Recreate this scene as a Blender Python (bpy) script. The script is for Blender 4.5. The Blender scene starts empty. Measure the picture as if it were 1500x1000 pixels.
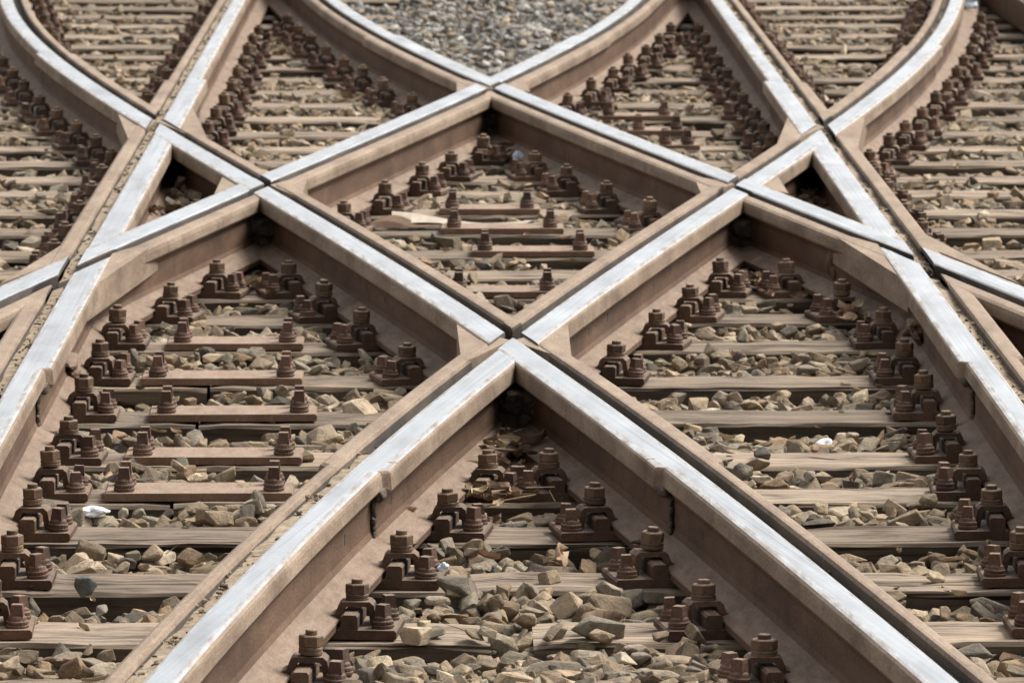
import bpy, bmesh, math, random
import numpy as np
from mathutils import Vector, Matrix

random.seed(7)
RNG = np.random.default_rng(11)
S = bpy.context.scene
COL = S.collection

# ------------------------------------------------------------------ camera
FPX, CX, CY, HORIZON, VANISH, CAMH = 8700.0, 750.0, 500.0, -542.0, 657.0, 1.67
PITCH = math.atan((CY - HORIZON) / FPX)
YAW = math.atan((CX - VANISH) / FPX * math.cos(PITCH))
cam = bpy.data.cameras.new("camera")
co = bpy.data.objects.new("camera", cam); COL.objects.link(co)
cam.sensor_width = 36.0
cam.lens = FPX / 1500.0 * 36.0
cam.clip_end = 500.0
co.location = (0, 0, CAMH)
co.rotation_euler = (math.pi / 2 - PITCH, 0, -YAW)
cam.dof.use_dof = True
cam.dof.focus_distance = 11.6
cam.dof.aperture_fstop = 20.0
S.camera = co

# ------------------------------------------------------------------ light
SUN_EL, SUN_AZ = math.radians(50), math.radians(62)     # azimuth from +Y towards +X
w = bpy.data.worlds.new("World"); S.world = w; w.use_nodes = True
nt = w.node_tree; nt.nodes.clear()
sky = nt.nodes.new("ShaderNodeTexSky"); sky.sky_type = 'NISHITA'; sky.sun_disc = False
sky.sun_elevation = SUN_EL; sky.sun_rotation = SUN_AZ
sky.air_density = 1.0; sky.dust_density = 3.0; sky.ozone_density = 1.0
hs = nt.nodes.new("ShaderNodeHueSaturation"); hs.inputs['Saturation'].default_value = 0.14
bg = nt.nodes.new("ShaderNodeBackground"); bg.inputs[1].default_value = 0.125
wo = nt.nodes.new("ShaderNodeOutputWorld")
nt.links.new(sky.outputs[0], hs.inputs['Color']); nt.links.new(hs.outputs[0], bg.inputs[0]); nt.links.new(bg.outputs[0], wo.inputs[0])
sl = bpy.data.lights.new("sun", 'SUN'); sl.energy = 2.9; sl.angle = math.radians(22); sl.color = (1.0, 0.955, 0.885)
so = bpy.data.objects.new("sun", sl); COL.objects.link(so)
sd = Vector((math.sin(SUN_AZ) * math.cos(SUN_EL), math.cos(SUN_AZ) * math.cos(SUN_EL), math.sin(SUN_EL)))
so.rotation_euler = sd.to_track_quat('Z', 'Y').to_euler()
S.view_settings.view_transform = 'Standard'; S.view_settings.look = 'None'
S.view_settings.exposure = 0.88; S.view_settings.gamma = 1.0
S.cycles.max_bounces = 6

# ------------------------------------------------------------------ materials
def nodes(name):
    m = bpy.data.materials.new(name); m.use_nodes = True
    t = m.node_tree; b = t.nodes["Principled BSDF"]
    return m, t, b
def N(t, kind, **kw):
    n = t.nodes.new(kind)
    for k, v in kw.items(): setattr(n, k, v)
    return n
def coords(t, scale=(1, 1, 1), kind='Object', rot=(0, 0, 0)):
    c = N(t, "ShaderNodeTexCoord"); mp = N(t, "ShaderNodeMapping")
    mp.inputs['Scale'].default_value = scale; mp.inputs['Rotation'].default_value = rot
    t.links.new(c.outputs[kind], mp.inputs[0]); return mp.outputs[0]
def world_pos(t, scale=(1, 1, 1)):
    g = N(t, "ShaderNodeNewGeometry"); mp = N(t, "ShaderNodeMapping"); mp.inputs['Scale'].default_value = scale
    t.links.new(g.outputs['Position'], mp.inputs[0]); return mp.outputs[0]
def noise(t, vec, scale, detail=6, rough=0.6, dist=0.0):
    n = N(t, "ShaderNodeTexNoise"); n.inputs['Scale'].default_value = scale
    n.inputs['Detail'].default_value = detail; n.inputs['Roughness'].default_value = rough
    n.inputs['Distortion'].default_value = dist
    t.links.new(vec, n.inputs['Vector']); return n.outputs['Fac']
def ramp(t, fac, stops):
    r = N(t, "ShaderNodeValToRGB"); e = r.color_ramp.elements
    while len(e) < len(stops): e.new(0.5)
    for i, (p, c) in enumerate(stops):
        e[i].position = p; e[i].color = (*c, 1) if len(c) == 3 else c
    t.links.new(fac, r.inputs[0]); return r.outputs[0]
def mix(t, fac, a, b, mode='MIX'):
    n = N(t, "ShaderNodeMix", data_type='RGBA', blend_type=mode)
    for sock, v in ((n.inputs[0], fac), (n.inputs[6], a), (n.inputs[7], b)):
        if hasattr(v, 'is_linked') or isinstance(v, bpy.types.NodeSocket): t.links.new(v, sock)
        elif isinstance(v, (int, float)): sock.default_value = v
        else: sock.default_value = (*v, 1)
    return n.outputs[2]
def bump(t, b, h, strength=0.4, dist=0.002):
    n = N(t, "ShaderNodeBump"); n.inputs['Strength'].default_value = strength; n.inputs['Distance'].default_value = dist
    t.links.new(h, n.inputs['Height']); t.links.new(n.outputs[0], b.inputs['Normal'])

def rust_material(name, dark, mid, light, dust=0.25, speck=0.5, vary=0.0):
    m, t, b = nodes(name)
    v = world_pos(t)
    v = world_pos(t, (1, .3, 1)); n1 = noise(t, v, 9, 8, 0.65); n2 = noise(t, v, 190, 5, 0.75); n3 = noise(t, v, 60, 6, 0.75)
    c = ramp(t, n1, [(0.3, dark), (0.5, mid), (0.72, light)])
    sp = ramp(t, n2, [(0.35, (0.55, 0.5, 0.45)), (0.6, (1, 1, 1)), (0.75, (1.35, 1.3, 1.22))])
    c = mix(t, speck, c, mix(t, 1.0, c, sp, 'MULTIPLY'))
    st = noise(t, world_pos(t, (14, 9, 2.0)), 1.0, 8, 0.72)
    c = mix(t, 1.0, c, ramp(t, st, [(0.30, (0.66, 0.62, 0.58)), (0.46, (1, 1, 1)), (0.62, (1.03, 1.02, 1.0)), (0.75, (1.18, 1.13, 1.08))]), 'MULTIPLY')
    oi = N(t, "ShaderNodeObjectInfo"); vr = N(t, "ShaderNodeMapRange"); vr.inputs[3].default_value = 1 - vary; vr.inputs[4].default_value = 1 + vary
    t.links.new(oi.outputs['Random'], vr.inputs[0]); hv = N(t, "ShaderNodeHueSaturation"); t.links.new(c, hv.inputs['Color']); t.links.new(vr.outputs[0], hv.inputs['Value']); c = hv.outputs[0]
    # settled dust on what faces up
    g = N(t, "ShaderNodeNewGeometry"); sx = N(t, "ShaderNodeSeparateXYZ"); t.links.new(g.outputs['Normal'], sx.inputs[0])
    mr = N(t, "ShaderNodeMapRange"); mr.inputs[1].default_value = 0.5; mr.inputs[2].default_value = 1.0
    mr.inputs[3].default_value = 0.0; mr.inputs[4].default_value = dust
    t.links.new(sx.outputs[2], mr.inputs[0])
    pn = noise(t, v, 34, 8, 0.78); pr = ramp(t, pn, [(0.32, (0.25,) * 3), (0.62, (1,) * 3)])
    df = N(t, "ShaderNodeMath", operation='MULTIPLY'); t.links.new(mr.outputs[0], df.inputs[0]); t.links.new(pr, df.inputs[1])
    c = mix(t, df.outputs[0], c, mix(t, n2, (0.225, 0.163, 0.118), (0.42, 0.33, 0.25)))
    t.links.new(c, b.inputs['Base Color'])
    b.inputs['Roughness'].default_value = 0.78; b.inputs['Specular IOR Level'].default_value = 0.3
    hb = N(t, "ShaderNodeMath", operation='ADD'); t.links.new(n2, hb.inputs[0]); t.links.new(n3, hb.inputs[1])
    bump(t, b, hb.outputs[0], 0.7, 0.0022)
    return m

def steel_material(name, ang):
    m, t, b = nodes(name)
    v = world_pos(t)
    rr_ = N(t, "ShaderNodeVectorRotate", rotation_type='Z_AXIS'); rr_.inputs['Angle'].default_value = ang; t.links.new(v, rr_.inputs['Vector'])
    mp = N(t, "ShaderNodeMapping"); mp.inputs['Scale'].default_value = (70, 0.35, 1); t.links.new(rr_.outputs[0], mp.inputs[0])
    streak = noise(t, mp.outputs[0], 2.0, 6, 0.62); big = noise(t, v, 3.0, 4, 0.55); sp = noise(t, v, 60, 5, 0.7)
    c = ramp(t, streak, [(0.28, (0.34, 0.352, 0.365)), (0.40, (0.50, 0.516, 0.53)), (0.55, (0.59, 0.603, 0.615)), (0.75, (0.66, 0.67, 0.675))])
    wear = noise(t, world_pos(t, (9, 2.2, 1)), 1.0, 5, 0.6); wr = ramp(t, wear, [(0.32, (0.72, 0.71, 0.70)), (0.5, (1, 1, 1)), (0.68, (1.14, 1.14, 1.14))])
    c = mix(t, 1.0, c, wr, 'MULTIPLY')
    dirt = ramp(t, sp, [(0.56, (0, 0, 0)), (0.74, (0.6, 0.6, 0.6))])
    c = mix(t, dirt, c, (0.45, 0.38, 0.31))
    t.links.new(c, b.inputs['Base Color'])
    b.inputs['Metallic'].default_value = 0.95
    rr = ramp(t, big, [(0.3, (0.20,) * 3), (0.7, (0.40,) * 3)])
    t.links.new(rr, b.inputs['Roughness'])
    bump(t, b, streak, 0.12, 0.001)
    return m

def dull_steel():
    m, t, b = nodes("dull_railhead_edge"); n = noise(t, world_pos(t, (1, .15, 1)), 40, 7, 0.7)
    t.links.new(ramp(t, n, [(0.35, (0.26, 0.22, 0.18)), (0.5, (0.44, 0.42, 0.40)), (0.62, (0.62, 0.62, 0.62))]), b.inputs['Base Color'])
    t.links.new(ramp(t, n, [(0.4, (0.55,) * 3), (0.65, (0.3,) * 3)]), b.inputs['Roughness']); b.inputs['Metallic'].default_value = .85
    bump(t, b, n, .3, .001); return m
M = {}
M['web'] = rust_material("rail_rust", (0.066, 0.034, 0.019), (0.105, 0.059, 0.034), (0.155, 0.092, 0.056), 0.68, 0.7)
STEELS = {0: steel_material('polished_railhead', 0.0), 1: steel_material('polished_railhead', 0.165), -1: steel_material('polished_railhead', -0.165)}
M['steel'] = STEELS[0]
M['dull'] = dull_steel()
M['dusty'] = rust_material("dusty_rail_side", (0.125, 0.084, 0.056), (0.225, 0.164, 0.115), (0.33, 0.255, 0.185), 0.4, 0.7)
M['grime'] = rust_material("groove_grime", (0.045, 0.040, 0.036), (0.085, 0.072, 0.062), (0.16, 0.125, 0.095), 0.3, 0.6)
M['clip'] = rust_material("fastening_rust", (0.055, 0.030, 0.019), (0.094, 0.053, 0.034), (0.155, 0.094, 0.060), 0.55, 0.8, 0.3)
M['bolt'] = rust_material("bolt_rust", (0.075, 0.045, 0.028), (0.125, 0.078, 0.048), (0.20, 0.13, 0.082), 0.7, 0.8, 0.3)
M['screw'] = rust_material("screw_rust", (0.060, 0.034, 0.024), (0.105, 0.058, 0.040), (0.16, 0.092, 0.062), 0.6, 0.8, 0.3)
M['plate'] = rust_material("plate_rust", (0.12, 0.068, 0.043), (0.175, 0.106, 0.069), (0.24, 0.156, 0.104), 0.7, 0.6)
M['lump'] = rust_material("weld_slag", (0.03, 0.023, 0.018), (0.07, 0.053, 0.039), (0.14, 0.105, 0.078), 0.45, 0.9)
RAILM = [M['web'], M['steel'], M['dusty'], M['grime']]
WEB, STEEL, DUSTY, GRIME, DIRT, DULL = 0, 1, 2, 3, 4, 5

def wood_material(name, base, dark, pale):
    m, t, b = nodes(name)
    c0 = N(t, "ShaderNodeTexCoord"); oi = N(t, "ShaderNodeObjectInfo")
    add = N(t, "ShaderNodeVectorMath", operation='MULTIPLY_ADD')
    t.links.new(oi.outputs['Random'], add.inputs[0]); add.inputs[1].default_value = (37, 53, 71)
    t.links.new(c0.outputs['Object'], add.inputs[2])
    mp = N(t, "ShaderNodeMapping"); mp.inputs['Scale'].default_value = (0.9, 60, 30); t.links.new(add.outputs[0], mp.inputs[0])
    g = noise(t, mp.outputs[0], 1.6, 9, 0.72, 0.15)
    mp2 = N(t, "ShaderNodeMapping"); mp2.inputs['Scale'].default_value = (1.6, 4, 4); t.links.new(add.outputs[0], mp2.inputs[0])
    blot = noise(t, mp2.outputs[0], 3, 6, 0.6)
    mp3 = N(t, "ShaderNodeMapping"); mp3.inputs['Scale'].default_value = (0.7, 75, 40); t.links.new(add.outputs[0], mp3.inputs[0])
    crack = noise(t, mp3.outputs[0], 1.0, 3, 0.5, 0.1)
    c = ramp(t, g, [(0.28, dark), (0.48, base), (0.72, pale)])
    bl = ramp(t, blot, [(0.34, (0.45, 0.42, 0.39)), (0.48, (0.9, 0.9, 0.9)), (0.7, (1.25, 1.2, 1.1))])
    c = mix(t, 1.0, c, bl, 'MULTIPLY')
    ck = ramp(t, crack, [(0.35, (0.16, 0.14, 0.12)), (0.41, (1, 1, 1))])
    c = mix(t, 1.0, c, ck, 'MULTIPLY')
    br = N(t, "ShaderNodeMapRange"); br.inputs[3].default_value = 0.68; br.inputs[4].default_value = 1.2
    t.links.new(oi.outputs['Random'], br.inputs[0])
    hsv = N(t, "ShaderNodeHueSaturation"); t.links.new(c, hsv.inputs['Color']); t.links.new(br.outputs[0], hsv.inputs['Value'])
    t.links.new(hsv.outputs[0], b.inputs['Base Color'])
    b.inputs['Roughness'].default_value = 0.9; b.inputs['Specular IOR Level'].default_value = 0.15
    mm = N(t, "ShaderNodeMath", operation='MULTIPLY'); t.links.new(g, mm.inputs[0]); t.links.new(crack, mm.inputs[1])
    bump(t, b, mm.outputs[0], 0.9, 0.006)
    return m
M['wood'] = wood_material("weathered_timber", (0.250, 0.196, 0.148), (0.095, 0.073, 0.056), (0.385, 0.318, 0.255))
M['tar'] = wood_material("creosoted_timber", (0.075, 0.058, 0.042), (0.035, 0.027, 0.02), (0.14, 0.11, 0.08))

def stone_material():
    m, t, b = nodes("ballast_stone")
    at = N(t, "ShaderNodeAttribute", attribute_name="stone"); v = world_pos(t)
    n1 = noise(t, v, 42, 8, 0.72, 0.4); n2 = noise(t, v, 300, 5, 0.75)
    mod = ramp(t, n1, [(0.3, (0.52, 0.49, 0.46)), (0.5, (0.95, 0.95, 0.95)), (0.72, (1.38, 1.28, 1.12))])
    mod2 = ramp(t, n2, [(0.3, (0.75, 0.75, 0.75)), (0.7, (1.18, 1.18, 1.18))])
    c = mix(t, 1.0, at.outputs['Color'], mod, 'MULTIPLY'); c = mix(t, 1.0, c, mod2, 'MULTIPLY')
    t.links.new(c, b.inputs['Base Color'])
    b.inputs['Roughness'].default_value = 0.88; b.inputs['Specular IOR Level'].default_value = 0.25
    bump(t, b, n1, 0.9, 0.010)
    return m
M['stone'] = stone_material()
def plain(name, stops, scale=20, rough=0.9, bs=0.5, bd=0.003):
    m, t, b = nodes(name); n = noise(t, world_pos(t), scale, 7, 0.65)
    t.links.new(ramp(t, n, stops), b.inputs['Base Color']); b.inputs['Roughness'].default_value = rough
    b.inputs['Specular IOR Level'].default_value = 0.2
    bump(t, b, n, bs, bd); return m
M['earth'] = plain("ballast_bed_dirt", [(0.3, (0.09, 0.072, 0.055)), (0.5, (0.16, 0.128, 0.098)), (0.7, (0.25, 0.20, 0.155))], 24)
M['dirt'] = plain("groove_dirt", [(0.3, (0.14, 0.105, 0.075)), (0.5, (0.27, 0.21, 0.15)), (0.72, (0.40, 0.32, 0.24))], 40, bs=.9, bd=0.008)
M['leaf'] = plain("dead_leaf", [(0.3, (0.09, 0.058, 0.036)), (0.5, (0.16, 0.105, 0.066)), (0.7, (0.27, 0.19, 0.125))], 30)
M['paleleaf'] = plain("pale_dead_leaf", [(0.3, (0.22, 0.145, 0.095)), (0.5, (0.33, 0.225, 0.155)), (0.7, (0.4, 0.29, 0.21))], 30)
M['card'] = plain("brown_card", [(0.3, (0.09, 0.055, 0.036)), (0.7, (0.16, 0.105, 0.07))], 12)
M['paper'] = plain("weathered_paper", [(0.3, (0.30, 0.245, 0.19)), (0.7, (0.45, 0.385, 0.315))], 14)
M['tissue'] = plain("white_tissue", [(0.3, (0.6, 0.6, 0.62)), (0.7, (0.85, 0.85, 0.86))], 30)
M['straw'] = plain("dry_straw", [(0.3, (0.34, 0.26, 0.16)), (0.7, (0.5, 0.4, 0.26))], 30)
M['foil'] = plain("pale_blue_wrapper", [(0.3, (0.45, 0.55, 0.68)), (0.7, (0.72, 0.78, 0.84))], 30, 0.5)

# ------------------------------------------------------------------ helpers
def mesh(name, verts, faces, mats, idx=None, smooth=False):
    me = bpy.data.meshes.new(name); me.from_pydata([tuple(v) for v in verts], [], [tuple(f) for f in faces]); 
    for m in mats: me.materials.append(m)
    if idx is not None: me.polygons.foreach_set('material_index', idx)
    bm = bmesh.new(); bm.from_mesh(me); bmesh.ops.recalc_face_normals(bm, faces=bm.faces); bm.to_mesh(me); bm.free()
    if smooth: me.polygons.foreach_set('use_smooth', [True] * len(me.polygons))
    me.update(); return me
def link(name, data, parent=None, loc=None):
    o = bpy.data.objects.new(name, data); COL.objects.link(o)
    if parent is not None: o.parent = parent
    if loc is not None: o.location = loc
    return o
def thing(o, label, cat, group=None, kind=None):
    if label: o["label"] = label
    if cat: o["category"] = cat
    if group: o["group"] = group
    if kind: o["kind"] = kind
    return o
class MB:
    def __init__(s): s.v = []; s.f = []; s.m = []
    def add(s, v, f, m=0):
        b = len(s.v); s.v += [tuple(p) for p in v]; s.f += [tuple(i + b for i in q) for q in f]; s.m += [m] * len(f)
    def prism_y(s, prof, y0, y1, m=0):            # profile in (x,z), extruded along y
        n = len(prof); v = [(x, y0, z) for x, z in prof] + [(x, y1, z) for x, z in prof]
        s.add(v, [(i, (i + 1) % n, n + (i + 1) % n, n + i) for i in range(n)] + [tuple(range(n))[::-1], tuple(range(n, 2 * n))], m)
    def prism_z(s, poly, z0, z1, m=0):
        n = len(poly); v = [(x, y, z0) for x, y in poly] + [(x, y, z1) for x, y in poly]
        s.add(v, [(i, (i + 1) % n, n + (i + 1) % n, n + i) for i in range(n)] + [tuple(range(n))[::-1], tuple(range(n, 2 * n))], m)
    def lathe(s, prof, c=(0, 0), n=18, m=0, ph=0.0, jit=0.0):
        k = len(prof); v = []
        for r, z in prof:
            for i in range(n):
                a = ph + 2 * math.pi * i / n; v.append((c[0] + r * math.cos(a), c[1] + r * math.sin(a), z + jit * math.sin(a)))
        f = [(j * n + i, j * n + (i + 1) % n, (j + 1) * n + (i + 1) % n, (j + 1) * n + i) for j in range(k - 1) for i in range(n)]
        f += [tuple(range(n))[::-1], tuple(range((k - 1) * n, k * n))]
        s.add(v, f, m)
    def build(s, name, mats): return mesh(name, s.v, s.f, mats, s.m)
ORD = ("first second third fourth fifth sixth seventh eighth ninth tenth eleventh twelfth thirteenth fourteenth fifteenth sixteenth "
       "seventeenth eighteenth nineteenth twentieth").split()
def ordinal(i):
    if i < 20: return ORD[i]
    if i == 29: return "thirtieth"
    if i == 39: return "fortieth"
    t = {2: "twenty", 3: "thirty", 4: "forty"}[(i + 1) // 10]
    return t + "-" + ORD[(i + 1) % 10 - 1]

# ------------------------------------------------------------------ track plan (metres, rail tops at z = 0)
POLY = dict(
    A1=[1e-6, 4e-6, -5.06e-4, -6.87e-4, 0.190558, 0.923926],
    B1=[-1e-6, 9e-6, 4.9e-4, -4.42e-4, -0.190556, -0.605579],
    A2=[-1e-6, -4.19e-4, 4.66e-4, 0.187555, -0.518709],
    B2=[2e-6, 3.39e-4, 5.37e-4, -0.188339, 0.814279],
    C=[-0.985], D=[1.25], E=[2.69])
RANGE = dict(A1=(8.2, 30.5), B1=(8.2, 30.5), A2=(13.2, 30.5), B2=(13.2, 30.5), C=(10.0, 30.5), D=(10.0, 30.5), E=(24.0, 31.0))
LIM = dict(A1=(9.2, 27), B1=(9.2, 27), A2=(14.8, 27), B2=(14.8, 27))
SIDE = dict(A1=-1, B1=1, A2=1, B2=-1, C=-1, D=1, E=-1)      # which way the gauge side (groove, guard) lies in x
def xs(L, Y):
    p = POLY[L]
    if L in LIM:
        a, b = LIM[L]; yc = min(max(Y, a), b); d = np.polyval(np.polyder(p), yc - 18.2)
        return float(np.polyval(p, yc - 18.2) + d * (Y - yc)), float(d)
    return float(p[0]), 0.0
def frame(L, Y):
    x, d = xs(L, Y); n = math.hypot(1, d); s = SIDE[L]
    return Vector((x, Y, 0)), Vector((s / n, -s * d / n, 0))
def at(L, Y, u, z=0.0):
    p, n = frame(L, Y); q = p + n * u; q.z = z; return q
def u_of(L, x, y):
    X, d = xs(L, y); return (x - X) * SIDE[L] / math.hypot(1, d)
JOINT = dict(A1=(11.78, 24.0), B1=(11.82, 23.6), C=(13.45, 22.2), D=(13.55, 22.1), A2=(8, 24.6), B2=(8, 24.6), E=(0, 0))
TOPZ = dict(A1=0.0, B1=0.0011, A2=0.0004, B2=0.0015, C=-0.0008, D=-0.0008, E=0)
GD = dict(A1=0.046, B1=0.048, A2=0.044, B2=0.042, C=0.050, D=0.050, E=0.04)
BASE = -0.172
def gw(L, Y): return 0.032 if L in ('A2', 'B2') and 15.9 < Y else 0.037
def gk(L, Y):
    a, b = JOINT[L]; return 0.050 if a + .12 < Y < b else 0.036
def hw(L, Y):
    a, b = JOINT[L]; return 0.080 if a < Y < b else 0.064
def fo(L, Y): return (0.050 if hw(L, Y) > .07 else 0.068) if L in 'CD' else 0.077
def rad(L, Y):
    a, b = JOINT[L]; return 0.009 if a < Y < b else 0.012
def floor_depth(L, Y):
    if L == 'A1' and Y < 12.2: return 0.017 + .004 * math.sin(Y * 19) + .003 * math.sin(Y * 41)
    if L == 'B1' and Y < 12.2: return 0.030
    if L in 'CD': return 0.023 + .004 * math.sin(Y * 9) + .003 * math.sin(Y * 23)
    return GD[L] - 0.004
def stations(L):
    a, b = RANGE[L]; ys = list(np.arange(a, b, 0.14)) + [b]
    for j in JOINT[L] + (JOINT[L][0] + .12,):
        if a < j < b: ys = [y for y in ys if abs(y - j) > 0.03] + [j - 0.008, j + 0.008]
    return sorted(ys)
def run_profile(L, Y):
    w_, r, g, z0 = hw(L, Y), rad(L, Y), gw(L, Y), TOPZ[L]; fd = floor_depth(L, Y)
    c = -w_ / 2; frog = w_ > 0.07
    hd = 0.040 if not frog else 0.046
    P = [(g + 0.003, -fd - 0.002, DIRT if fd < .035 else GRIME), (0.0, -fd, GRIME), (0.0, z0 - 0.006, STEEL)]
    for k in range(1, 4):
        a = k / 3 * math.pi / 2; P.append((-0.004 * (1 - math.cos(a)) , z0 - 0.006 + 0.006 * math.sin(a), STEEL))
    wv = .003 * math.sin(Y * 1.7) + .002 * math.sin(Y * 4.3 + 1)
    P[-1] = (P[-1][0], P[-1][1], DULL)
    P.append((-0.009 - wv * .5, z0 + 0.0002, STEEL)); P.append((-w_ * 0.55, z0 + 0.0006, STEEL)); P.append((-w_ + r + .009 + wv, z0 + 0.0003, DULL))
    for k in range(0, 4):
        a = k / 3 * math.pi / 2; P.append((-w_ + r - r * math.sin(a), z0 - r + r * math.cos(a), DULL if k < 1 else DUSTY))
    P += [(-w_ - 0.002, -hd + 0.006, DUSTY), (-w_ + 0.002, -hd, DUSTY), (-w_ + 0.010, -hd - 0.004, WEB), (c - 0.014, -hd - 0.014, WEB), (c - 0.009, -hd - 0.026, WEB), (c - 0.009, -0.122, WEB), (c - 0.014, -0.134, WEB),
          (c - 0.026, -0.141, WEB), (c - fo(L, Y) + .003, -0.1565, WEB), (c - fo(L, Y), -0.159, WEB), (c - fo(L, Y), BASE, WEB), (g + 0.003, BASE, WEB)]
    return P
def guard_profile(L, Y):
    g, k = gw(L, Y), gk(L, Y); c = g + k / 2; zt = -0.0030 + TOPZ[L] * 0.6
    P = [(g, -0.13, GRIME), (g, zt - 0.008, DUSTY), (g + 0.004, zt - 0.001, DUSTY), (g + 0.010, zt, DUSTY), (g + k - 0.012, zt - 0.001, DUSTY),
         (g + k - 0.003, zt - 0.006, DUSTY), (g + k, zt - 0.016, DUSTY), (g + k + 0.001, zt - 0.036, DUSTY), (g + k - 0.004, zt - 0.043, WEB),
         (c + 0.010, -0.056, WEB), (c + 0.006, -0.066, WEB), (c + 0.006, -0.124, WEB), (c + 0.012, -0.136, WEB), (c + 0.025, -0.142, WEB), (c + 0.072, -0.1565, WEB), (c + 0.075, -0.159, WEB), (c + 0.075, BASE, WEB), (g, BASE, WEB)]
    return P
def sweep(name, L, prof, ys, mats=None):
    mats = mats or [M['web'], STEELS[{'A': 1, 'B': -1}.get(L[0], 0)], M['dusty'], M['grime'], M['dirt'], M['dull']]
    V = []; F = []; I = []; n = None
    for Y in ys:
        P = prof(L, Y); n = len(P)
        for q in P: V.append(at(L, Y, q[0], q[1]))
    for s in range(len(ys) - 1):
        P = prof(L, ys[s])
        for i in range(n):
            j = (i + 1) % n; F.append((s * n + i, s * n + j, (s + 1) * n + j, (s + 1) * n + i)); I.append(DUSTY if ys[s + 1] - ys[s] < .02 and P[i][2] in (STEEL, DULL) and P[i][0] < -.045 else P[i][2])
    F += [tuple(range(n)), tuple(range((len(ys) - 1) * n, len(ys) * n))]; I += [WEB, WEB]
    return mesh(name, V, F, mats, I)
def cut_profile(L, Y): 
    g = gw(L, Y); d = GD[L]
    return [(0.0, -d, GRIME), (0.0, 0.06, GRIME), (g, 0.06, GRIME), (g, -d, GRIME)]
def boolean(me, cutters, name):
    o = bpy.data.objects.new("work", me); COL.objects.link(o); tmp = []
    for c in cutters:
        k = bpy.data.objects.new("cut", c); COL.objects.link(k); tmp.append(k)
        md = o.modifiers.new("b", 'BOOLEAN'); md.operation = 'DIFFERENCE'; md.object = k; md.solver = 'EXACT'
    dg = bpy.context.evaluated_depsgraph_get(); dg.update()
    r = bpy.data.meshes.new_from_object(o.evaluated_get(dg)); r.name = name
    for k in tmp + [o]: bpy.data.objects.remove(k)
    return r

CROSS = {'A1': ['B1', 'B2', 'D'], 'B1': ['A1', 'A2', 'C'], 'A2': ['B1', 'B2', 'C'], 'B2': ['A1', 'A2', 'D'], 'C': ['A2', 'B1'], 'D': ['A1', 'B2'], 'E': []}
CUT = {L: sweep("cut_" + L, L, cut_profile, stations(L)) for L in CROSS if L != 'E'}
RAIL_TEXT = dict(
    A1=("shiny guarded rail curving from the bottom left corner up to the top right", "bottom-left to top-right rail"),
    B1=("shiny guarded rail curving from the bottom right corner up to the top left", "bottom-right to top-left rail"),
    A2=("shiny guarded rail climbing from the left edge to the top centre right", "left-edge to top-centre rail"),
    B2=("shiny guarded rail climbing from the right edge to the top centre left", "right-edge to top-centre rail"),
    C=("straight shiny rail on the left crossed by two curving rails", "straight left rail"),
    D=("straight shiny rail on the right crossed by two curving rails", "straight right rail"),
    E=("plain rail at the top right corner", "top right corner rail"))
RAIL = {}
for L in CROSS:
    p0 = at(L, max(RANGE[L][0], 10), 0, BASE)
    root = link("rail", None); root.location = p0; root.empty_display_size = 0.2
    thing(root, RAIL_TEXT[L][0], "rail", "rails of the crossing"); RAIL[L] = root
    inv = Matrix.Translation(-p0)
    me = sweep("running_rail", L, run_profile, stations(L)); gm = sweep("guard_rail", L, guard_profile, stations(L)) if L != 'E' else None
    cs = [CUT[k] for k in CROSS[L]]
    if cs: me = boolean(me, cs, "running_rail"); gm = boolean(gm, cs, "guard_rail")
    me.transform(inv); link("running_rail", me, root)
    if gm: gm.transform(inv); link("guard_rail", gm, root)

def part_on(L, name, mb, mats):
    me = mb.build(name, mats); me.transform(Matrix.Translation(-RAIL[L].location)); return link(name, me, RAIL[L])
# cast wing blocks filling the blunt corners of the crossings (plan polygons)
WINGS = [
    ('B1', [(0.018, 14.34), (0.145, 14.003), (0.028, 13.555)]),
    ('A1', [(0.288, 14.337), (0.149, 14.003), (0.283, 13.604)]),
    ('A2', [(-0.544, 17.999), (-0.436, 18.364), (-0.44, 17.561)]),
    ('B2', [(0.87, 18.029), (0.756, 18.305), (0.755, 17.677)]),
    ('B2', [(0.029, 22.32), (0.161, 21.848), (0.028, 21.589)]),
    ('A2', [(0.282, 22.249), (0.166, 21.848), (0.297, 21.651)]),
    ('B1', [(-1.173, 20.887), (-1.005, 20.386), (-1.052, 19.509)]),
    ('C', [(-0.913, 21.036), (-0.995, 20.329), (-0.785, 19.453)]),
    ('D', [(1.192, 20.713), (1.272, 20.079), (1.068, 19.33)]),
    ('A1', [(1.47, 20.829), (1.284, 20.135), (1.328, 19.25)]),
    ('A2', [(-0.912, 16.008), (-0.793, 16.426), (-0.925, 15.103)]),
    ('C', [(-1.05, 16.392), (-1.161, 15.265), (-1.029, 15.886)]),
    ('B2', [(1.055, 16.634), (1.176, 16.22), (1.187, 15.273)]),
    ('D', [(1.315, 16.631), (1.296, 16.201), (1.474, 15.221)]),
    ('A2', [(-0.703, 17.714), (-0.7, 18.343), (-0.568, 18.044)]),
    ('B2', [(1.016, 18.256), (1.017, 17.718), (0.889, 18.029)]),
]
def rough_lump(c, r, seed, sub=3, amp=0.35):
    bm = bmesh.new(); bmesh.ops.create_icosphere(bm, subdivisions=sub, radius=1)
    rg = random.Random(seed); ks = [(Vector((rg.uniform(-1, 1), rg.uniform(-1, 1), rg.uniform(-1, 1))) * rg.uniform(2, 6), rg.uniform(0, 6)) for _ in range(7)]
    for v in bm.verts:
        d = sum(math.sin(v.co.dot(k) + p) for k, p in ks) / 7 * amp
        q = v.co * (1 + d); v.co = Vector((c[0] + q.x * r[0], c[1] + q.y * r[1], c[2] + q.z * r[2]))
    V = [v.co.copy() for v in bm.verts]; F = [[v.index for v in f.verts] for f in bm.faces]; bm.free(); return V, F
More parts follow.
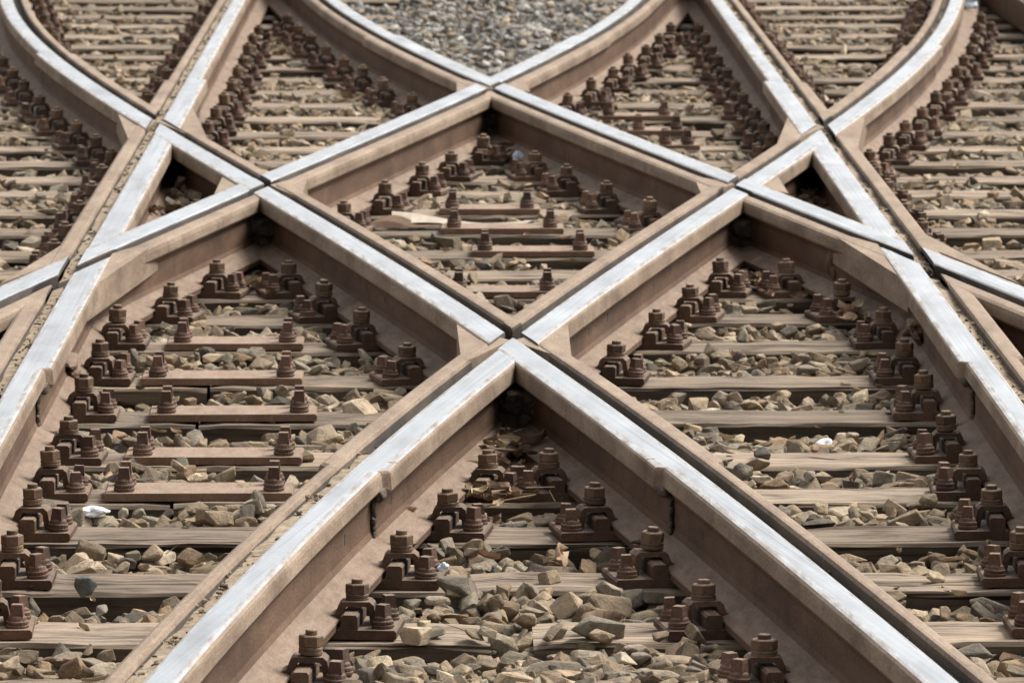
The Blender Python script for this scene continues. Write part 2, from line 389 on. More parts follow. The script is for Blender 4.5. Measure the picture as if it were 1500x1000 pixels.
for i, (L, poly) in enumerate(WINGS):
    mb = MB(); c_ = [sum(p[k] for p in poly) / 3 for k in (0, 1)]
    mb.prism_z(poly, -0.085, -0.0046 - 0.0007 * (i % 4), 0)
    part_on(L, "wing_block", mb, [M['dusty']])
# welds where plain rail meets the cast crossing: a slag lump under the head and a collar down the web
for i, (L, Y) in enumerate([('A1', 11.78), ('B1', 11.82), ('A1', 24.0), ('B1', 23.6), ('C', 13.45), ('D', 13.55), ('C', 22.2), ('D', 22.1)]):
    mb = MB(); w_ = 0.072
    q = at(L, Y, -w_ + 0.012, -0.047); V, F = rough_lump(q, (0.014, 0.035, 0.015), 50 + i); mb.add(V, F)
    for k in range(6):
        q = at(L, Y + random.uniform(-.006, .006), -w_ / 2 - 0.010, -0.06 - 0.014 * k); V, F = rough_lump(q, (0.006, 0.012, 0.011), 80 + i * 9 + k, 2); mb.add(V, F)
    q = at(L, Y, -w_ / 2 - 0.05, -0.150); V, F = rough_lump(q, (0.045, 0.010, 0.006), 180 + i, 2); mb.add(V, F)
    part_on(L, "weld", mb, [M['lump']])
# spacer castings bolted between the webs just inside each V, caked with dirt
def cross_y(a, b):
    ys = np.linspace(9, 29, 2001); d = [xs(a, y)[0] - xs(b, y)[0] for y in ys]; return float(ys[int(np.argmin(np.abs(d)))])
VEES = []
for L, K in (('A1', 'B1'), ('B1', 'A2'), ('A1', 'B2'), ('A2', 'B2')):
    y = cross_y(L, K); x = (xs(L, y)[0] + xs(K, y)[0]) / 2; mb = MB(); rl = random.Random(int(y * 10))
    near = L == 'A1' and K == 'B1'; dy = 0.52 if near else 0.44
    VEES.append((x, y, dy))
    mb.prism_z([(x - .075, y - dy), (x + .075, y - dy), (x + .05, y - dy + .34), (x - .05, y - dy + .34)], -0.171, -0.060)
    for k in range(11):
        V, F = rough_lump((x + rl.uniform(-.055, .055), y - dy - rl.uniform(0, .03), rl.uniform(-.15, -.065)), (rl.uniform(.015, .03), .02, rl.uniform(.012, .028)), k + int(y * 10), 2, 0.8); mb.add(V, F)
    part_on(L, "spacer_block", mb, [M['lump']])
for L, c_, r_ in (('C', (-0.93, 14.50, -.118), (.034, .13, .024)), ('A2', (-0.812, 16.45, -.085), (.02, .05, .05)), ('D', (1.185, 15.0, -.10), (.03, .06, .03)), ('B2', (1.075, 16.5, -.09), (.02, .05, .05))):
    mb = MB(); V, F = rough_lump(c_, r_, int(c_[1] * 7), 3, .9); mb.add(V, F); part_on(L, "weld", mb, [M['web']])
# bolt slots in the webs
for L, ys_ in (('A1', (11.45, 12.0, 14.9, 15.2, 16.0, 16.3)), ('B1', (11.5, 12.1, 12.9, 15.6, 15.9, 16.4)), ):
    for Y in ys_:
        mb = MB(); u0 = -hw(L, Y) / 2 - .0095; pts = [at(L, Y + a, u0 + b, 0) for a, b in ((-.012, 0), (.012, 0), (.012, .004), (-.012, .004))]
        mb.prism_z([(p.x, p.y) for p in pts], -.098, -.076); part_on(L, "bolt_slot", mb, [M['lump']])

# ------------------------------------------------------------------ ground
g = MB(); g.add([(-40, -30, 0), (40, -30, 0), (40, 120, 0), (-40, 120, 0)], [(0, 1, 2, 3)])
ground = link("ground", g.build("ground", [M['earth']])); ground.location.z = -0.252
thing(ground, "dark dirt bed under the ballast", "ground", kind="structure")

# ------------------------------------------------------------------ sleepers
ST = -0.19                                              # sleeper tops
ROWS = [9.62, 10.23, 10.84, 11.43, 12.04, 12.60, 13.16, 13.89, 14.57, 15.29, 15.91, 16.50, 17.05, 17.59, 18.27, 18.89, 19.52, 20.04, 20.65, 21.25,
        21.88, 22.55, 23.24, 23.90, 24.55, 25.22, 25.90, 26.53, 27.25, 27.95, 28.60, 29.25, 29.90]
SW = 0.24
SPLIT = {1: (0.05, 0.10), 2: (0.075, 0.155), 3: (0.035, 0.042), 5: (-0.60, -0.592), 6: (-0.585, -0.577), 7: (-0.60, -0.592), 8: (-0.60, -0.592)}
def sleeper_mesh(length, seed):
    rg = random.Random(seed); nx = max(6, int(length / 0.06)); V = []; F = []; I = []
    yq = [-.12, -.114, -.07, -.02, .03, .075, .114, .12]; ph = [rg.uniform(0, 6) for _ in range(8)]
    prof = [(-.12, -.15), (-.121, -.05), (-.119, -.008)] + [(y, 0) for y in yq[1:-1]] + [(.119, -.008), (.121, -.15)]
    n = len(prof)
    for i in range(nx + 1):
        x = -length / 2 + length * i / nx
        e = 0.010 if i in (0, nx) else 0
        for k, (y, z) in enumerate(prof):
            a = 0.0025 * math.sin(x * 5 + ph[0]) + 0.002 * math.sin(x * 17 + k * 1.3 + ph[1])
            b = rg.gauss(0, 0.0011) - (rg.random() < 0.05) * rg.uniform(0, .006) if 2 <= k < n - 1 else 0
            V.append((x, y + a - (e if y > 0 else -e) * 0.3, z + b + 0.0015 * math.sin(x * 3 + ph[2]) - (e * .4 if k > 1 else 0)))
    for i in range(nx):
        for k in range(n - 1):
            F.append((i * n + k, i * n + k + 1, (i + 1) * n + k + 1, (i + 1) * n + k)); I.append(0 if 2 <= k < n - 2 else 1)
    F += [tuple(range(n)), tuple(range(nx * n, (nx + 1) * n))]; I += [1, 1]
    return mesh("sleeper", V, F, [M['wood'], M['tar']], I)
def bounds(Y, m=0.75): return -0.0755 * Y - m, 0.0969 * Y + m
SLEEPERS = []                                           # (front, x0, x1)
for i, yf in enumerate(ROWS):
    a, b = bounds(yf, 0.45); a += random.uniform(-.1, .1); b += random.uniform(-.1, .1)
    if yf > 22.2: pieces = [(a, -0.22 - random.uniform(0, .12), "left"), (0.66 + random.uniform(0, .1), b, "right")]
    elif i in SPLIT: pieces = [(a, SPLIT[i][0], "left"), (SPLIT[i][1], b, "right")]
    else: pieces = [(a, b, "")]
    for x0, x1, sd_ in pieces:
        o = link("sleeper", sleeper_mesh(x1 - x0, i * 3 + len(sd_))); o.location = ((x0 + x1) / 2, yf + SW / 2, ST)
        o.rotation_euler = (random.uniform(-.006, .006), 0, random.uniform(-.003, .003))
        SLEEPERS.append((yf, x0, x1, o, sd_, i))
for yf, x0, x1, o, sd_, i in SLEEPERS:
    txt = "weathered brown timber sleeper, %s row from the bottom" % ordinal(max(i - 1, 0))
    if i == 0: txt = "weathered brown timber sleeper just below the bottom edge"
    if sd_: txt += ", its %s piece" % sd_
    thing(o, txt, "sleeper", "timber sleepers under the rails")

# ------------------------------------------------------------------ rail fastenings
def fast_meshes():
    D = {}
    mb = MB(); mb.prism_y([(-.07, 0), (.104, 0), (.108, .003), (.108, .014), (.104, .018), (-.07, .018)], -.08, .08)
    mb.prism_y([(.004, .016), (.036, .016), (.036, .046), (.032, .051), (.009, .051), (.004, .046)], -.079, .079)
    D['base_plate'] = mb.build("base_plate", [M['clip']])
    mb = MB(); mb.prism_y([(-.024, .033), (-.025, .041), (-.012, .047), (-.006, .066), (.001, .073), (.052, .073), (.060, .065), (.065, .036), (.078, .026), (.078, .018),
                           (.058, .018), (.053, .030), (.050, .057), (.046, .062), (.010, .062), (.006, .057), (.002, .037), (-.006, .033)], -.029, .029)
    D['clip'] = mb.build("clip", [M['clip']])
    mb = MB(); mb.lathe([(.019, .073), (.0225, .075), (.0225, .080), (.020, .0815), (.0225, .083), (.0220, .088), (.018, .089)], (0, 0), 20, jit=.0008)
    D['washer'] = mb.build("washer", [M['bolt']])
    mb = MB(); mb.lathe([(.0205, .088), (.0228, .0905), (.0228, .1095), (.0205, .112)], (0, 0), 6, ph=.35)
    D['nut'] = mb.build("nut", [M['bolt']])
    mb = MB(); mb.lathe([(.0112, .10), (.0112, .1205), (.0098, .1225)], (0, 0), 14)
    D['bolt'] = mb.build("bolt", [M['bolt']])
    mb = MB(); mb.lathe([(.0215, .018), (.0235, .020), (.0235, .025), (.0215, .027), (.0228, .029), (.0228, .034), (.020, .037)], (0, 0), 18, jit=.0012)
    D['screw_washer'] = mb.build("washer", [M['screw']])
    mb = MB(); mb.lathe([(.0205, .036), (.0185, .043), (.0145, .047)], (0, 0), 16)
    a = .0135; b = .0108
    mb.add([(-a, -a, .046), (a, -a, .046), (a, a, .046), (-a, a, .046), (-b, -b, .073), (b, -b, .073), (b, b, .073), (-b, b, .073)],
           [(0, 1, 5, 4), (1, 2, 6, 5), (2, 3, 7, 6), (3, 0, 4, 7), (4, 5, 6, 7), (3, 2, 1, 0)])
    D['screw'] = mb.build("screw", [M['screw']])
    for k, me in D.items():
        z0 = .018 if k in ('base_plate', 'screw', 'screw_washer') else .0
        for v in me.vertices:
            if v.co.z > z0: v.co.z = z0 + (v.co.z - z0) * (.86 if z0 == 0 else .84)
            if 'screw' in k: v.co.x *= .9; v.co.y *= .9
    return D
FM = fast_meshes()
def copy_to(o, parent=None):
    c = o.copy(); COL.objects.link(c); c.parent = parent
    for ch in o.children: copy_to(ch, c)
    return c
proto = link("rail_fastening", None); proto.empty_display_size = .05
link("base_plate", FM['base_plate'], proto); link("clip", FM['clip'], proto)
nut = link("nut", FM['nut'], proto, (.027, 0, 0)); link("bolt", FM['bolt'], nut); link("washer", FM['washer'], nut)
for sy in (-.047, .047):
    s_ = link("screw", FM['screw'], proto, (.080, sy, 0)); link("washer", FM['screw_washer'], s_)
FAST = []
def conflict(L, p):
    for K in CROSS:
        if K == L or not (RANGE[K][0] < p.y < RANGE[K][1]): continue
        u = u_of(K, p.x, p.y)
        if -0.120 < u < (0.145 if K != 'E' else 0.10): return True
    return False
rt = random.Random(5)
for L in CROSS:
    for side in (-1, 1):
        if side == 1 and L == 'E': continue
        for i, yf in enumerate(ROWS):
            Yc = yf + SW * 0.47
            if not (RANGE[L][0] < Yc < RANGE[L][1]): continue
            if side == 1 and L in ('A1', 'B1') and (Yc < 14.5 or 20 < Yc < 24.6): continue
            uf = -(hw(L, Yc) / 2 + fo(L, Yc)) if side == -1 else gw(L, Yc) + gk(L, Yc) / 2 + 0.075
            Y = Yc
            for _ in range(3): Y += Yc - at(L, Y, uf).y
            p = at(L, Y, uf, ST); n = frame(L, Y)[1] * side
            if conflict(L, p + n * 0.02) or conflict(L, p + n * 0.10): continue
            b0, b1 = bounds(yf, 0.15)
            if not (b0 < p.x < b1): continue
            if any((q.location - p).length < 0.085 or ((q.matrix_basis @ Vector((.07, 0, 0))) - (p + n * .07)).length < 0.042 for q, *_ in FAST): continue
            o = proto if not FAST else copy_to(proto)
            p.z += rt.uniform(0, .0025); o.location = p; o.rotation_euler = (0, 0, math.atan2(n.y, n.x) * 1.0 + rt.uniform(-.04, .04))
            for ch in o.children_recursive:
                if ch.name.startswith("nut") or ch.name.startswith("screw"):
                    ch.rotation_euler = (rt.gauss(0, .03), rt.gauss(0, .03), rt.uniform(0, 6.28))
                    ch.scale = (rt.uniform(.96, 1.06),) * 2 + (rt.uniform(.93, 1.05),)
                if ch.name.startswith("clip"): ch.rotation_euler = (0, 0, rt.gauss(0, .05)); ch.location.y = rt.gauss(0, .004)
            FAST.append((o, L, side, i))

# long rusty plates with a pair of screws at each end
TIE = [(9, -.735, -.382), (8, -.764, -.367), (7, -.711, -.317), (6, -.729, -.332), (5, -.741, -.339), (11, -.014, .316), (13, .067, .432), (14, -.025, .354), (15, -.03, .29),
       (21, .57, .863), (20, .664, .885), (19, .74, .90)]
for k, (i, x0, x1) in enumerate(TIE):
    o = link("tie_plate", None, None, ((x0 + x1) / 2, ROWS[i] + .112, ST + .003)); o.empty_display_size = .05; h = (x1 - x0) / 2
    o.rotation_euler = (0, 0, rt.uniform(-.02, .02))
    mb = MB(); mb.prism_y([(-h, 0), (h, 0), (h + .002, .003), (h + .002, .013), (h - .002, .017), (-h + .002, .017), (-h - .002, .013), (-h - .002, .003)], -.082, .082)
    link("plate", mb.build("plate", [M['plate']]), o)
    for sx in (-1, 1):
        for sy in (-.045, .05):
            s_ = link("screw", FM['screw'], o, (sx * (h - .04), sy, -.002)); s_.scale = (1.08, 1.08, 1.1); link("washer", FM['screw_washer'], s_)
    cell = ("left diamond", 5, 4) if k < 5 else (("central diamond", 9, 8) if k < 9 else ("upper right cell", 12, 11))
    order = {0: 4, 1: 3, 2: 2, 3: 1, 4: 0, 5: 0, 6: 1, 7: 2, 8: 3, 9: 2, 10: 1, 11: 0}[k]
    thing(o, "long rusty plate with paired screws, %s from bottom in the %s" % (ordinal(order), cell[0]), "tie plate", "long plates screwed to sleepers")
#@MORE@

# ------------------------------------------------------------------ drop fastenings the view shows nothing of, then label the rest by their row
bpy.context.view_layer.update(); dg = bpy.context.evaluated_depsgraph_get()
CP = Vector((0, 0, CAMH)); CF = co.rotation_euler.to_matrix()
def in_frame(p):
    q = CF.transposed() @ (p - CP); x = 750 + FPX * q.x / -q.z; y = 500 - FPX * q.y / -q.z
    return -4 < x < 1504 and -4 < y < 1004
LOCALS = [Vector((.027, 0, .104)), Vector((.027, 0, .088)), Vector((.02, -.03, .07)), Vector((.055, -.03, .06)), Vector((.08, -.047, .064)), Vector((.08, .047, .064)), Vector((.09, -.047, .05)),
          Vector((.09, -.08, .012)), Vector((.02, -.079, .04)), Vector((.005, 0, .110)), Vector((.049, 0, .110))]
keep = []
for o, L, side, i in FAST:
    vis = 0
    for l in LOCALS:
        p = o.matrix_world @ l
        if not in_frame(p): continue
        d = p - CP; hit, loc, nn, ix, ho, mw = S.ray_cast(dg, CP, d.normalized())
        if not hit or (loc - CP).length > d.length - 0.05: vis += 1
    if vis: keep.append((o, L, side, i))
    else:
        for c in list(o.children_recursive): bpy.data.objects.remove(c)
        bpy.data.objects.remove(o)
for L in CROSS:
    for side in (-1, 1):
        row = sorted([k for k in keep if k[1] == L and k[2] == side], key=lambda k: k[0].location.y)
        for j, (o, *_r) in enumerate(row):
            sx = SIDE[L] * side
            thing(o, "rusty clip and screws, %s from bottom, %s side of %s" % (ordinal(j), "right" if sx > 0 else "left", RAIL_TEXT[L][1]),
                  "rail fastening", "rail clips and screws")
print("FASTENINGS", len(keep), "of", len(FAST))

# ------------------------------------------------------------------ ballast
def hull(seed, npt=10, bev=0.0):
    rg = np.random.default_rng(seed)
    c = np.array([(i, j, k) for i in (-1, 1) for j in (-1, 1) for k in (-1, 1)], float)
    c = c[rg.permutation(8)[:rg.integers(5, 9)]] * rg.uniform(.45, 1.0, (1, 3)) * .82 + rg.normal(0, .17, (1, 3))
    c *= rg.uniform(.62, 1.05, (len(c), 3)); r = rg.normal(size=(npt, 3)); r /= np.linalg.norm(r, axis=1, keepdims=True)
    p = np.concatenate([c, r * rg.uniform(.7, .95, (npt, 1))]); bm = bmesh.new()
    for q in p: bm.verts.new(q)
    r = bmesh.ops.convex_hull(bm, input=bm.verts); bmesh.ops.delete(bm, geom=[v for v in bm.verts if not v.link_faces], context='VERTS')
    if bev:
        bmesh.ops.dissolve_limit(bm, angle_limit=.2, verts=bm.verts, edges=bm.edges)
        bmesh.ops.bevel(bm, geom=bm.edges[:], offset=bev, segments=1, profile=.5, affect='EDGES')
        for v in bm.verts: v.co *= 1 + .05 * math.sin(v.co.x * 9 + seed) * math.sin(v.co.y * 11 + v.co.z * 7)
    bmesh.ops.triangulate(bm, faces=bm.faces); bm.verts.index_update()
    V = np.array([v.co[:] for v in bm.verts]); F = np.array([[v.index for v in f.verts] for f in bm.faces]); bm.free()
    return V, F
HULLS = [hull(900 + k, 4 + k % 7) for k in range(60)]
NEAR_HULLS = [hull(900 + k, 4 + k % 7, .05 + .012 * (k % 5)) for k in range(60)]
PAL = np.array([(.30, .235, .165), (.34, .27, .19), (.28, .24, .185), (.24, .215, .175), (.40, .33, .24), (.21, .165, .115), (.13, .112, .09), (.46, .40, .31), (.30, .215, .14), (.26, .20, .135)]) * np.array([.95, .925, .89])
PW = np.array([.18, .16, .13, .12, .11, .10, .05, .05, .06, .04])
def stones_mesh(name, pts, size, flat=0.55, pal=PAL, pw=PW, tilt=0.35):
    n = len(pts); hv = []; hf = []; hc = []; base = 0
    col = pal[RNG.choice(len(pal), n, p=pw / pw.sum())] * RNG.uniform(.58, 1.28, (n, 1)) * RNG.uniform(.98, 1.02, (n, 3))
    grey = (pts[:, 1] > 21.9) & (u_vec('A2', pts[:, 0], pts[:, 1]) < -.1) & (u_vec('B2', pts[:, 0], pts[:, 1]) < -.1) & (RNG.random(n) < .75)
    col[grey] = col[grey].mean(1, keepdims=True) * np.array([[1.2, 1.14, 1.04]]) + .03
    for i in range(n):
        V, F = (NEAR_HULLS if pts[i][1] < 16.5 else HULLS)[RNG.integers(60)]
        s = size[i]; sc = np.array([RNG.uniform(.9, 1.6), RNG.uniform(.7, 1.15), RNG.uniform(flat * .7, flat * 1.5)]) * s
        a, b, c = RNG.uniform(0, 6.28), RNG.normal(0, tilt), RNG.normal(0, tilt)
        ca, sa, cb, sb, cc, scn = math.cos(a), math.sin(a), math.cos(b), math.sin(b), math.cos(c), math.sin(c)
        R = np.array([[ca, -sa, 0], [sa, ca, 0], [0, 0, 1]]) @ np.array([[1, 0, 0], [0, cb, -sb], [0, sb, cb]]) @ np.array([[cc, 0, scn], [0, 1, 0], [-scn, 0, cc]])
        hv.append((V * sc) @ R.T + pts[i]); hf.append(F + base); base += len(V); hc.append(np.repeat(col[i][None], len(V), 0))
    V = np.concatenate(hv); F = np.concatenate(hf); Cc = np.concatenate(hc)
    me = bpy.data.meshes.new(name); me.vertices.add(len(V)); me.vertices.foreach_set('co', V.ravel())
    me.loops.add(F.size); me.loops.foreach_set('vertex_index', F.ravel().astype(np.int32))
    me.polygons.add(len(F)); me.polygons.foreach_set('loop_start', np.arange(0, F.size, 3, dtype=np.int32)); me.polygons.foreach_set('loop_total', np.full(len(F), 3, dtype=np.int32))
    me.update(calc_edges=True); me.validate(); me.polygons.foreach_set('use_smooth', [False] * len(me.polygons))
    at_ = me.attributes.new("stone", 'FLOAT_COLOR', 'POINT'); at_.data.foreach_set('color', np.concatenate([Cc, np.ones((len(Cc), 1))], 1).ravel())
    me.materials.append(M['stone']); return me
def u_vec(L, X, Y):
    p = POLY[L]
    if L in LIM:
        a, b = LIM[L]; yc = np.clip(Y, a, b); d = np.polyval(np.polyder(p), yc - 18.2); x = np.polyval(p, yc - 18.2) + d * (Y - yc)
    else: x = np.full_like(Y, p[0]); d = 0
    return (X - x) * SIDE[L] / np.sqrt(1 + d * d)
def ballast():
    pts = []; sizes = []
    for layer, (cell, s0, s1, zoff) in enumerate([(0.042, .020, .030, -.056), (0.045, .021, .033, -.036), (0.060, .020, .034, -.023), (0.24, .034, .046, -.022)]):
        ys = np.arange(8.6, 31.0, cell); P = []
        for y in ys:
            a, b = bounds(y, 0.6); x = np.arange(a, b, cell); P.append(np.stack([x, np.full_like(x, y)], 1))
        P = np.concatenate(P); P += RNG.uniform(-cell * .5, cell * .5, P.shape)
        X, Y = P[:, 0], P[:, 1]; size = RNG.uniform(s0, s1, len(P)) * (1 + 0.35 * (RNG.random(len(P)) < .12))
        z = np.full(len(P), ST + zoff) + RNG.normal(0, .010, len(P)) + .014 * np.sin(X * 4.1 + Y * 2.3) + .010 * np.sin(X * 9.7 - Y * 6.1)
        ok = np.ones(len(P), bool)
        for L in CROSS:
            u = u_vec(L, X, Y); r = (Y > RANGE[L][0]) & (Y < RANGE[L][1]); hi = 0.145 if L != 'E' else .10
            ok &= ~(r & (u > -0.118 - size * .3) & (u < hi + size * .3))
        over = np.zeros(len(P), bool)
        for yf, x0, x1, o, s_, i in SLEEPERS: over |= (Y > yf - size * .42) & (Y < yf + SW + size * .28) & (X > x0) & (X < x1)
        fringe = RNG.random(len(P)) < (0.010 if layer == 1 else 0.0)
        heap = (Y < 10.95) & (RNG.random(len(P)) < np.clip((10.95 - Y) / 0.35, 0, 1) * .9) & (u_vec('A1', X, Y) < -.1) & (u_vec('B1', X, Y) < -.1)
        pile = over & (fringe | heap); ok &= ~over | pile
        z[pile] = ST + size[pile] * .32 + RNG.uniform(0, .012, pile.sum()) * heap[pile]
        if layer == 2: ok &= RNG.random(len(P)) < .8
        far = (Y > 21.9) & (u_vec('A2', X, Y) < -.1) & (u_vec('B2', X, Y) < -.1); size[far] *= .95
        size[Y > 17] *= .92; size[Y < 14.5] *= 1.02
        for o, *_ in keep:
            l = o.location; q = o.matrix_basis @ Vector((.05, 0, 0))
            ok &= ~(((X - q.x) / .085) ** 2 + ((Y - q.y) / .105) ** 2 < 1)
        pts.append(np.stack([X, Y, z], 1)[ok]); sizes.append(size[ok])
    for xa, xb, ya, yb in ((-.885, -.80, 18.55, 19.7), (1.06, 1.15, 18.5, 19.6)):      # stones lodged in the small triangles
        k = 46; pts.append(np.stack([RNG.uniform(xa, xb, k), RNG.uniform(ya, yb, k), RNG.uniform(-.16, -.12, k)], 1)); sizes.append(RNG.uniform(.018, .032, k))
    return np.concatenate(pts), np.concatenate(sizes)
bp, bs = ballast()
b = link("ballast", stones_mesh("ballast", bp, bs)); thing(b, "tan and grey crushed stone ballast between the sleepers", "ballast", kind="stuff")
print("STONES", len(bp))

# pebbles and grit lying in the filled grooves, dirt and leaves caught along the rails
for L, y0, y1, n_ in (('C', 11, 27, 620), ('D', 11, 27, 620), ('A1', 8.4, 12.4, 170), ('B1', 8.4, 12.4, 120), ('A1', 22, 27, 150)):
    P = []; sz = []
    for _ in range(n_):
        Y = rt.uniform(y0, y1); u = rt.uniform(.005, .040); r_ = abs(rt.gauss(0, .0028)) + .0025
        if math.sin(Y * 7.3) + math.sin(Y * 3.1 + 1) < -.5 and rt.random() < .7: continue
        q = at(L, Y, u, -floor_depth(L, Y) + r_ * .3); P.append(q[:]); sz.append(r_)
    me = stones_mesh("groove_grit", np.array(P), np.array(sz), .6, PAL[[0, 1, 2, 4, 8, 5, 6]] * .95, np.ones(7)); me.transform(Matrix.Translation(-RAIL[L].location))
    thing(link("groove_grit", me, RAIL[L]), None, None, kind="stuff")

def leaf_geo(c, l, wd, curl, ang, tilt, rg):
    nu, nv = 7, 5; V = []; F = []
    m_ = Matrix.Translation(c) @ Matrix.Rotation(ang, 4, 'Z') @ Matrix.Rotation(tilt, 4, 'X') @ Matrix.Rotation(rg.uniform(-.3, .3), 4, 'Y')
    for i in range(nu):
        t = i / (nu - 1); ww = wd * math.sin(math.pi * min(1, .04 + t * .93)) ** .8
        for j in range(nv):
            q = (j / (nv - 1) - .5) * 2
            V.append(m_ @ Vector(((t - .5) * l, q * ww * .5, curl * l * (q * q * .35 + (t - .5) ** 2 * .8) + rg.uniform(-1, 1) * .03 * l)))
    for i in range(nu - 1):
        for j in range(nv - 1): F.append((i * nv + j, i * nv + j + 1, (i + 1) * nv + j + 1, (i + 1) * nv + j))
    return V, F
def solid(o, th=.0008):
    md = o.modifiers.new("thickness", 'SOLIDIFY'); md.thickness = th; md.offset = 0
rl = random.Random(77)
def litter(name, x, y, rx, ry, z, n_, label):
    mb = MB()
    for k in range(n_):
        px, py = rl.gauss(x, rx), rl.gauss(y, ry)
        if any(-0.04 < u_of(L, px, py) < .06 for L in ('A1', 'B1', 'A2', 'B2', 'C', 'D')): continue
        V, F = leaf_geo(Vector((px, py, z + rl.uniform(0, .035))), rl.uniform(.025, .065), rl.uniform(.016, .036), rl.uniform(.1, .9), rl.uniform(0, 6.28), rl.gauss(0, .6), rl)
        mb.add(V, F, rl.choice((0, 0, 0, 1, 2)))
    for k in range(n_ // 3):
        px, py, a = rl.gauss(x, rx), rl.gauss(y, ry), rl.uniform(0, 3.14); l = rl.uniform(.03, .09); d = Vector((math.cos(a), math.sin(a), rl.uniform(-.2, .2))) * l
        p = Vector((px, py, z + rl.uniform(.01, .04))); t_ = Vector((-d.y, d.x, 0)).normalized() * .0012
        mb.add([p - t_, p + t_, p + t_ + d, p - t_ + d, p + Vector((0, 0, .002)), p + d + Vector((0, 0, .002))], [(0, 1, 2, 3), (0, 4, 5, 3), (1, 2, 5, 4)], 2)
    o = link(name, mb.build(name, [M['leaf'], M['paleleaf'], M['straw']])); thing(o, label, "leaves", kind="stuff"); return o
litter("leaf_litter", .14, 12.75, .09, .22, -.185, 60, "dry brown leaves and twigs under the nose of the lowest crossing")
litter("leaf_litter", .14, 13.2, .05, .12, -.165, 26, "dark leaf scraps packed against the spacer of the lowest crossing")
litter("leaf_litter", -.50, 16.75, .10, .16, -.185, 36, "dry straw and leaves on the top sleeper of the left diamond")
litter("leaf_litter", .87, 16.8, .10, .16, -.185, 30, "dry leaves on the top sleeper of the right diamond")
litter("leaf_litter", -.87, 19.3, .05, .4, -.165, 60, "dead leaves in the small dark left triangle")
litter("leaf_litter", 1.17, 19.2, .05, .4, -.165, 60, "dead leaves in the small dark right triangle")
litter("leaf_litter", .16, 20.9, .06, .15, -.18, 22, "leaf scraps under the nose of the topmost crossing")
litter("leaf_litter", .47, 15.2, .10, .08, -.20, 8, "orange brown leaf bits among stones at the left of the right diamond")
litter("leaf_litter", 1.08, 15.9, .03, .2, -.18, 14, "dead leaves caught along the foot of the straight right rail")
def leaf(x, y, z, l, wd, curl, ang, tilt, mat, label):
    V, F = leaf_geo(Vector((0, 0, 0)), l, wd, curl, ang, tilt, rl); o = link("dead_leaf", mesh("dead_leaf", V, F, [M[mat]], smooth=True), None, (x, y, z)); solid(o); thing(o, label, "leaf", "single dead leaves"); return o
leaf(.213, 11.72, -.165, .085, .05, .4, 1.5, 1.25, 'paleleaf', "pinkish pointed dead leaf standing up among stones above a sleeper")
leaf(.28, 10.96, -.176, .095, .05, .45, .5, .7, 'leaf', "folded brown dead leaf lying on the bottom sleeper")
leaf(-.10, 12.15, -.15, .07, .04, .5, .9, .9, 'paleleaf', "pale brown dead leaf left of the paired screws in the lower centre")
def crumple(name, x, y, z, sz, mat, label, cat, seed, flat=.6):
    V, F = rough_lump((0, 0, 0), (sz, sz * .8, sz * flat), seed, 3, 1.0); o = link(name, mesh(name, V, F, [M[mat]]), None, (x, y, z)); thing(o, label, cat); return o
crumple("tissue", -.755, 12.45, -.182, .026, 'tissue', "torn white tissue lying beside a clip on the left rail", "tissue", 3, .35)
crumple("paper_ball", .871, 13.68, -.212, .017, 'tissue', "small white crumpled paper ball on the stones of the right diamond", "paper", 9, .75)
crumple("wrapper", -.012, 11.36, -.130, .009, 'foil', "tiny pale wrapper tucked behind a clip in the lower centre", "wrapper", 12, .9)
crumple("wrapper", 1.43, 15.55, -.11, .016, 'foil', "pale blue wrapper caught at the right edge guard rail", "wrapper", 14, 2.6)
crumple("wrapper", 2.482, 28.45, -.10, .05, 'foil', "pale blue plastic scrap at the top right corner", "wrapper", 15, .7)
crumple("wrapper", .235, 20.6, -.15, .018, 'foil', "small pale blue scrap by the screws under the topmost crossing", "wrapper", 16, .9)
def rock(x, y, z, sz, k, col, label, sc=(1, 1, 1)):
    V, F = NEAR_HULLS[k]; me = mesh("stone", V * np.array(sc) * sz, F.tolist(), [M['stone']]); a_ = me.attributes.new("stone", 'FLOAT_COLOR', 'POINT')
    a_.data.foreach_set('color', np.tile([*col, 1.0], len(V)).astype(np.float32).ravel()); o = link("stone", me, None, (x, y, z)); o.rotation_euler = (.2, .1, rl.uniform(0, 6)); thing(o, label, "stone", "single stones on sleepers"); return o
rock(-.705, 11.31, -.155, .030, 11, (.14, .14, .13), "round dark grey stone resting on a sleeper at the lower left", (1, .8, 1))
rock(.705, 13.24, -.172, .024, 23, (.11, .10, .09), "dark angular stone on the edge of a right diamond sleeper")
rock(.62, 13.22, -.186, .014, 5, (.09, .07, .06), "small flat dark chip on a right diamond sleeper", (1.6, .8, .4))
rock(.01, 11.36, -.165, .05, 31, (.19, .165, .135), "brown stone slab leaning in front of the lower centre sleeper", (1.3, .7, .5))
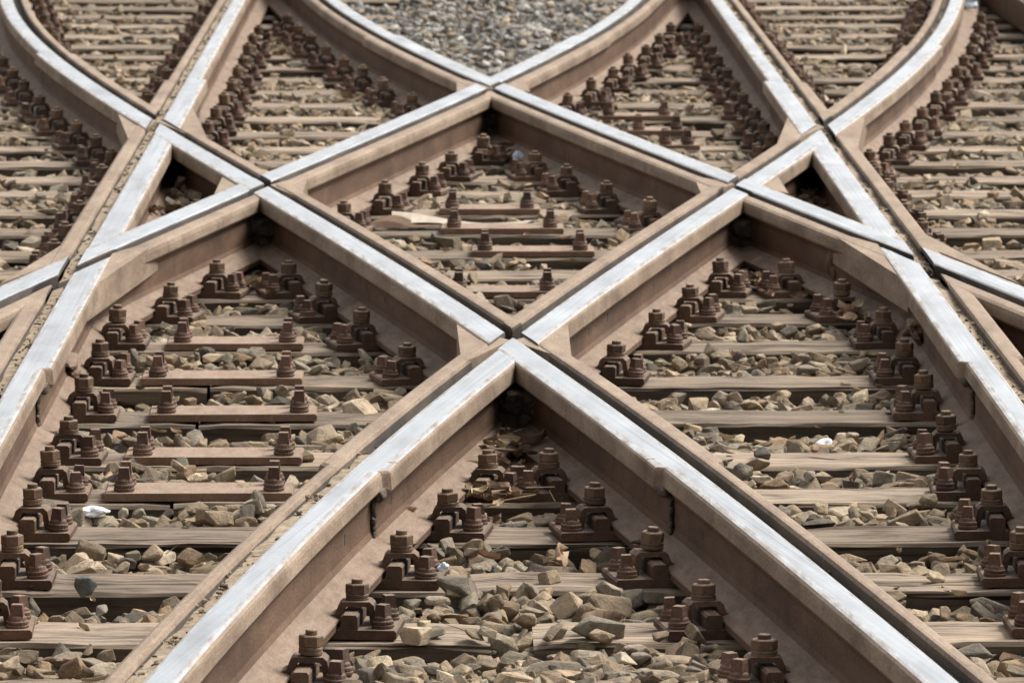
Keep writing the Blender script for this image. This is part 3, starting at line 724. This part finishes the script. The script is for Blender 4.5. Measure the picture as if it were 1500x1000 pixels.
rock(-.36, 11.25, -.195, .075, 17, (.33, .26, .18), "long tan stone slab between sleepers at the lower left", (1.6, .6, .45))
# a folded sheet of card, brown outside and white inside
cw = MB(); n_ = 12
for k in range(n_ + 1):
    t = k / n_; hgt = .026 * math.sin(math.pi * min(1, t * 1.6)) * (1 - t) ** .4
    cw.v += [(-.14 + .26 * t, -.06 + .03 * t, .004), (-.14 + .24 * t, -.035, .006 + hgt * .8), (-.12 + .25 * t, .02, .010 + hgt * 1.2)]
for k in range(n_):
    for j in (0, 1): cw.f.append((k * 3 + j, k * 3 + j + 1, k * 3 + j + 4, k * 3 + j + 3)); cw.m.append(0)
o = link("folded_card", None, None, (-.13, 18.47, ST + .006)); f_ = link("card_flap", cw.build("card_flap", [M['card']]), o); solid(f_, .0015)
pw = MB()
for k in range(15):
    t = k / 14; pw.v += [(-.05 + .42 * t, .0, .010 + .006 * math.sin(t * 7)), (-.05 + .44 * t, .09 - .06 * t, .022 * (1 - t) ** 2 + .014 + .008 * math.sin(t * 6 + 1))]
for k in range(14): pw.f.append((2 * k, 2 * k + 1, 2 * k + 3, 2 * k + 2)); pw.m.append(0)
f_ = link("paper_sheet", pw.build("paper_sheet", [M['paper']]), o); solid(f_, .001)
thing(o, "folded brown card with white inner sheet lying in the central diamond", "card")
mb = MB()
for k in range(260):
    yy = rl.uniform(9.8, 24); a_, b_ = bounds(yy, .1); px = rl.uniform(a_, b_)
    if any(-0.12 < u_of(L, px, yy) < .15 for L in ('A1', 'B1', 'A2', 'B2', 'C', 'D')): continue
    V, F = leaf_geo(Vector((px, yy, ST + rl.uniform(-.01, .008))), rl.uniform(.015, .05), rl.uniform(.008, .022), rl.uniform(.1, .8), rl.uniform(0, 6.28), rl.gauss(0, .4), rl); mb.add(V, F, rl.choice((0, 0, 1, 2, 2)))
thing(link("leaf_litter", mb.build("leaf_litter", [M['leaf'], M['paleleaf'], M['straw']])), "small dry leaf and straw scraps scattered over the stones and sleepers", "leaves", kind="stuff")
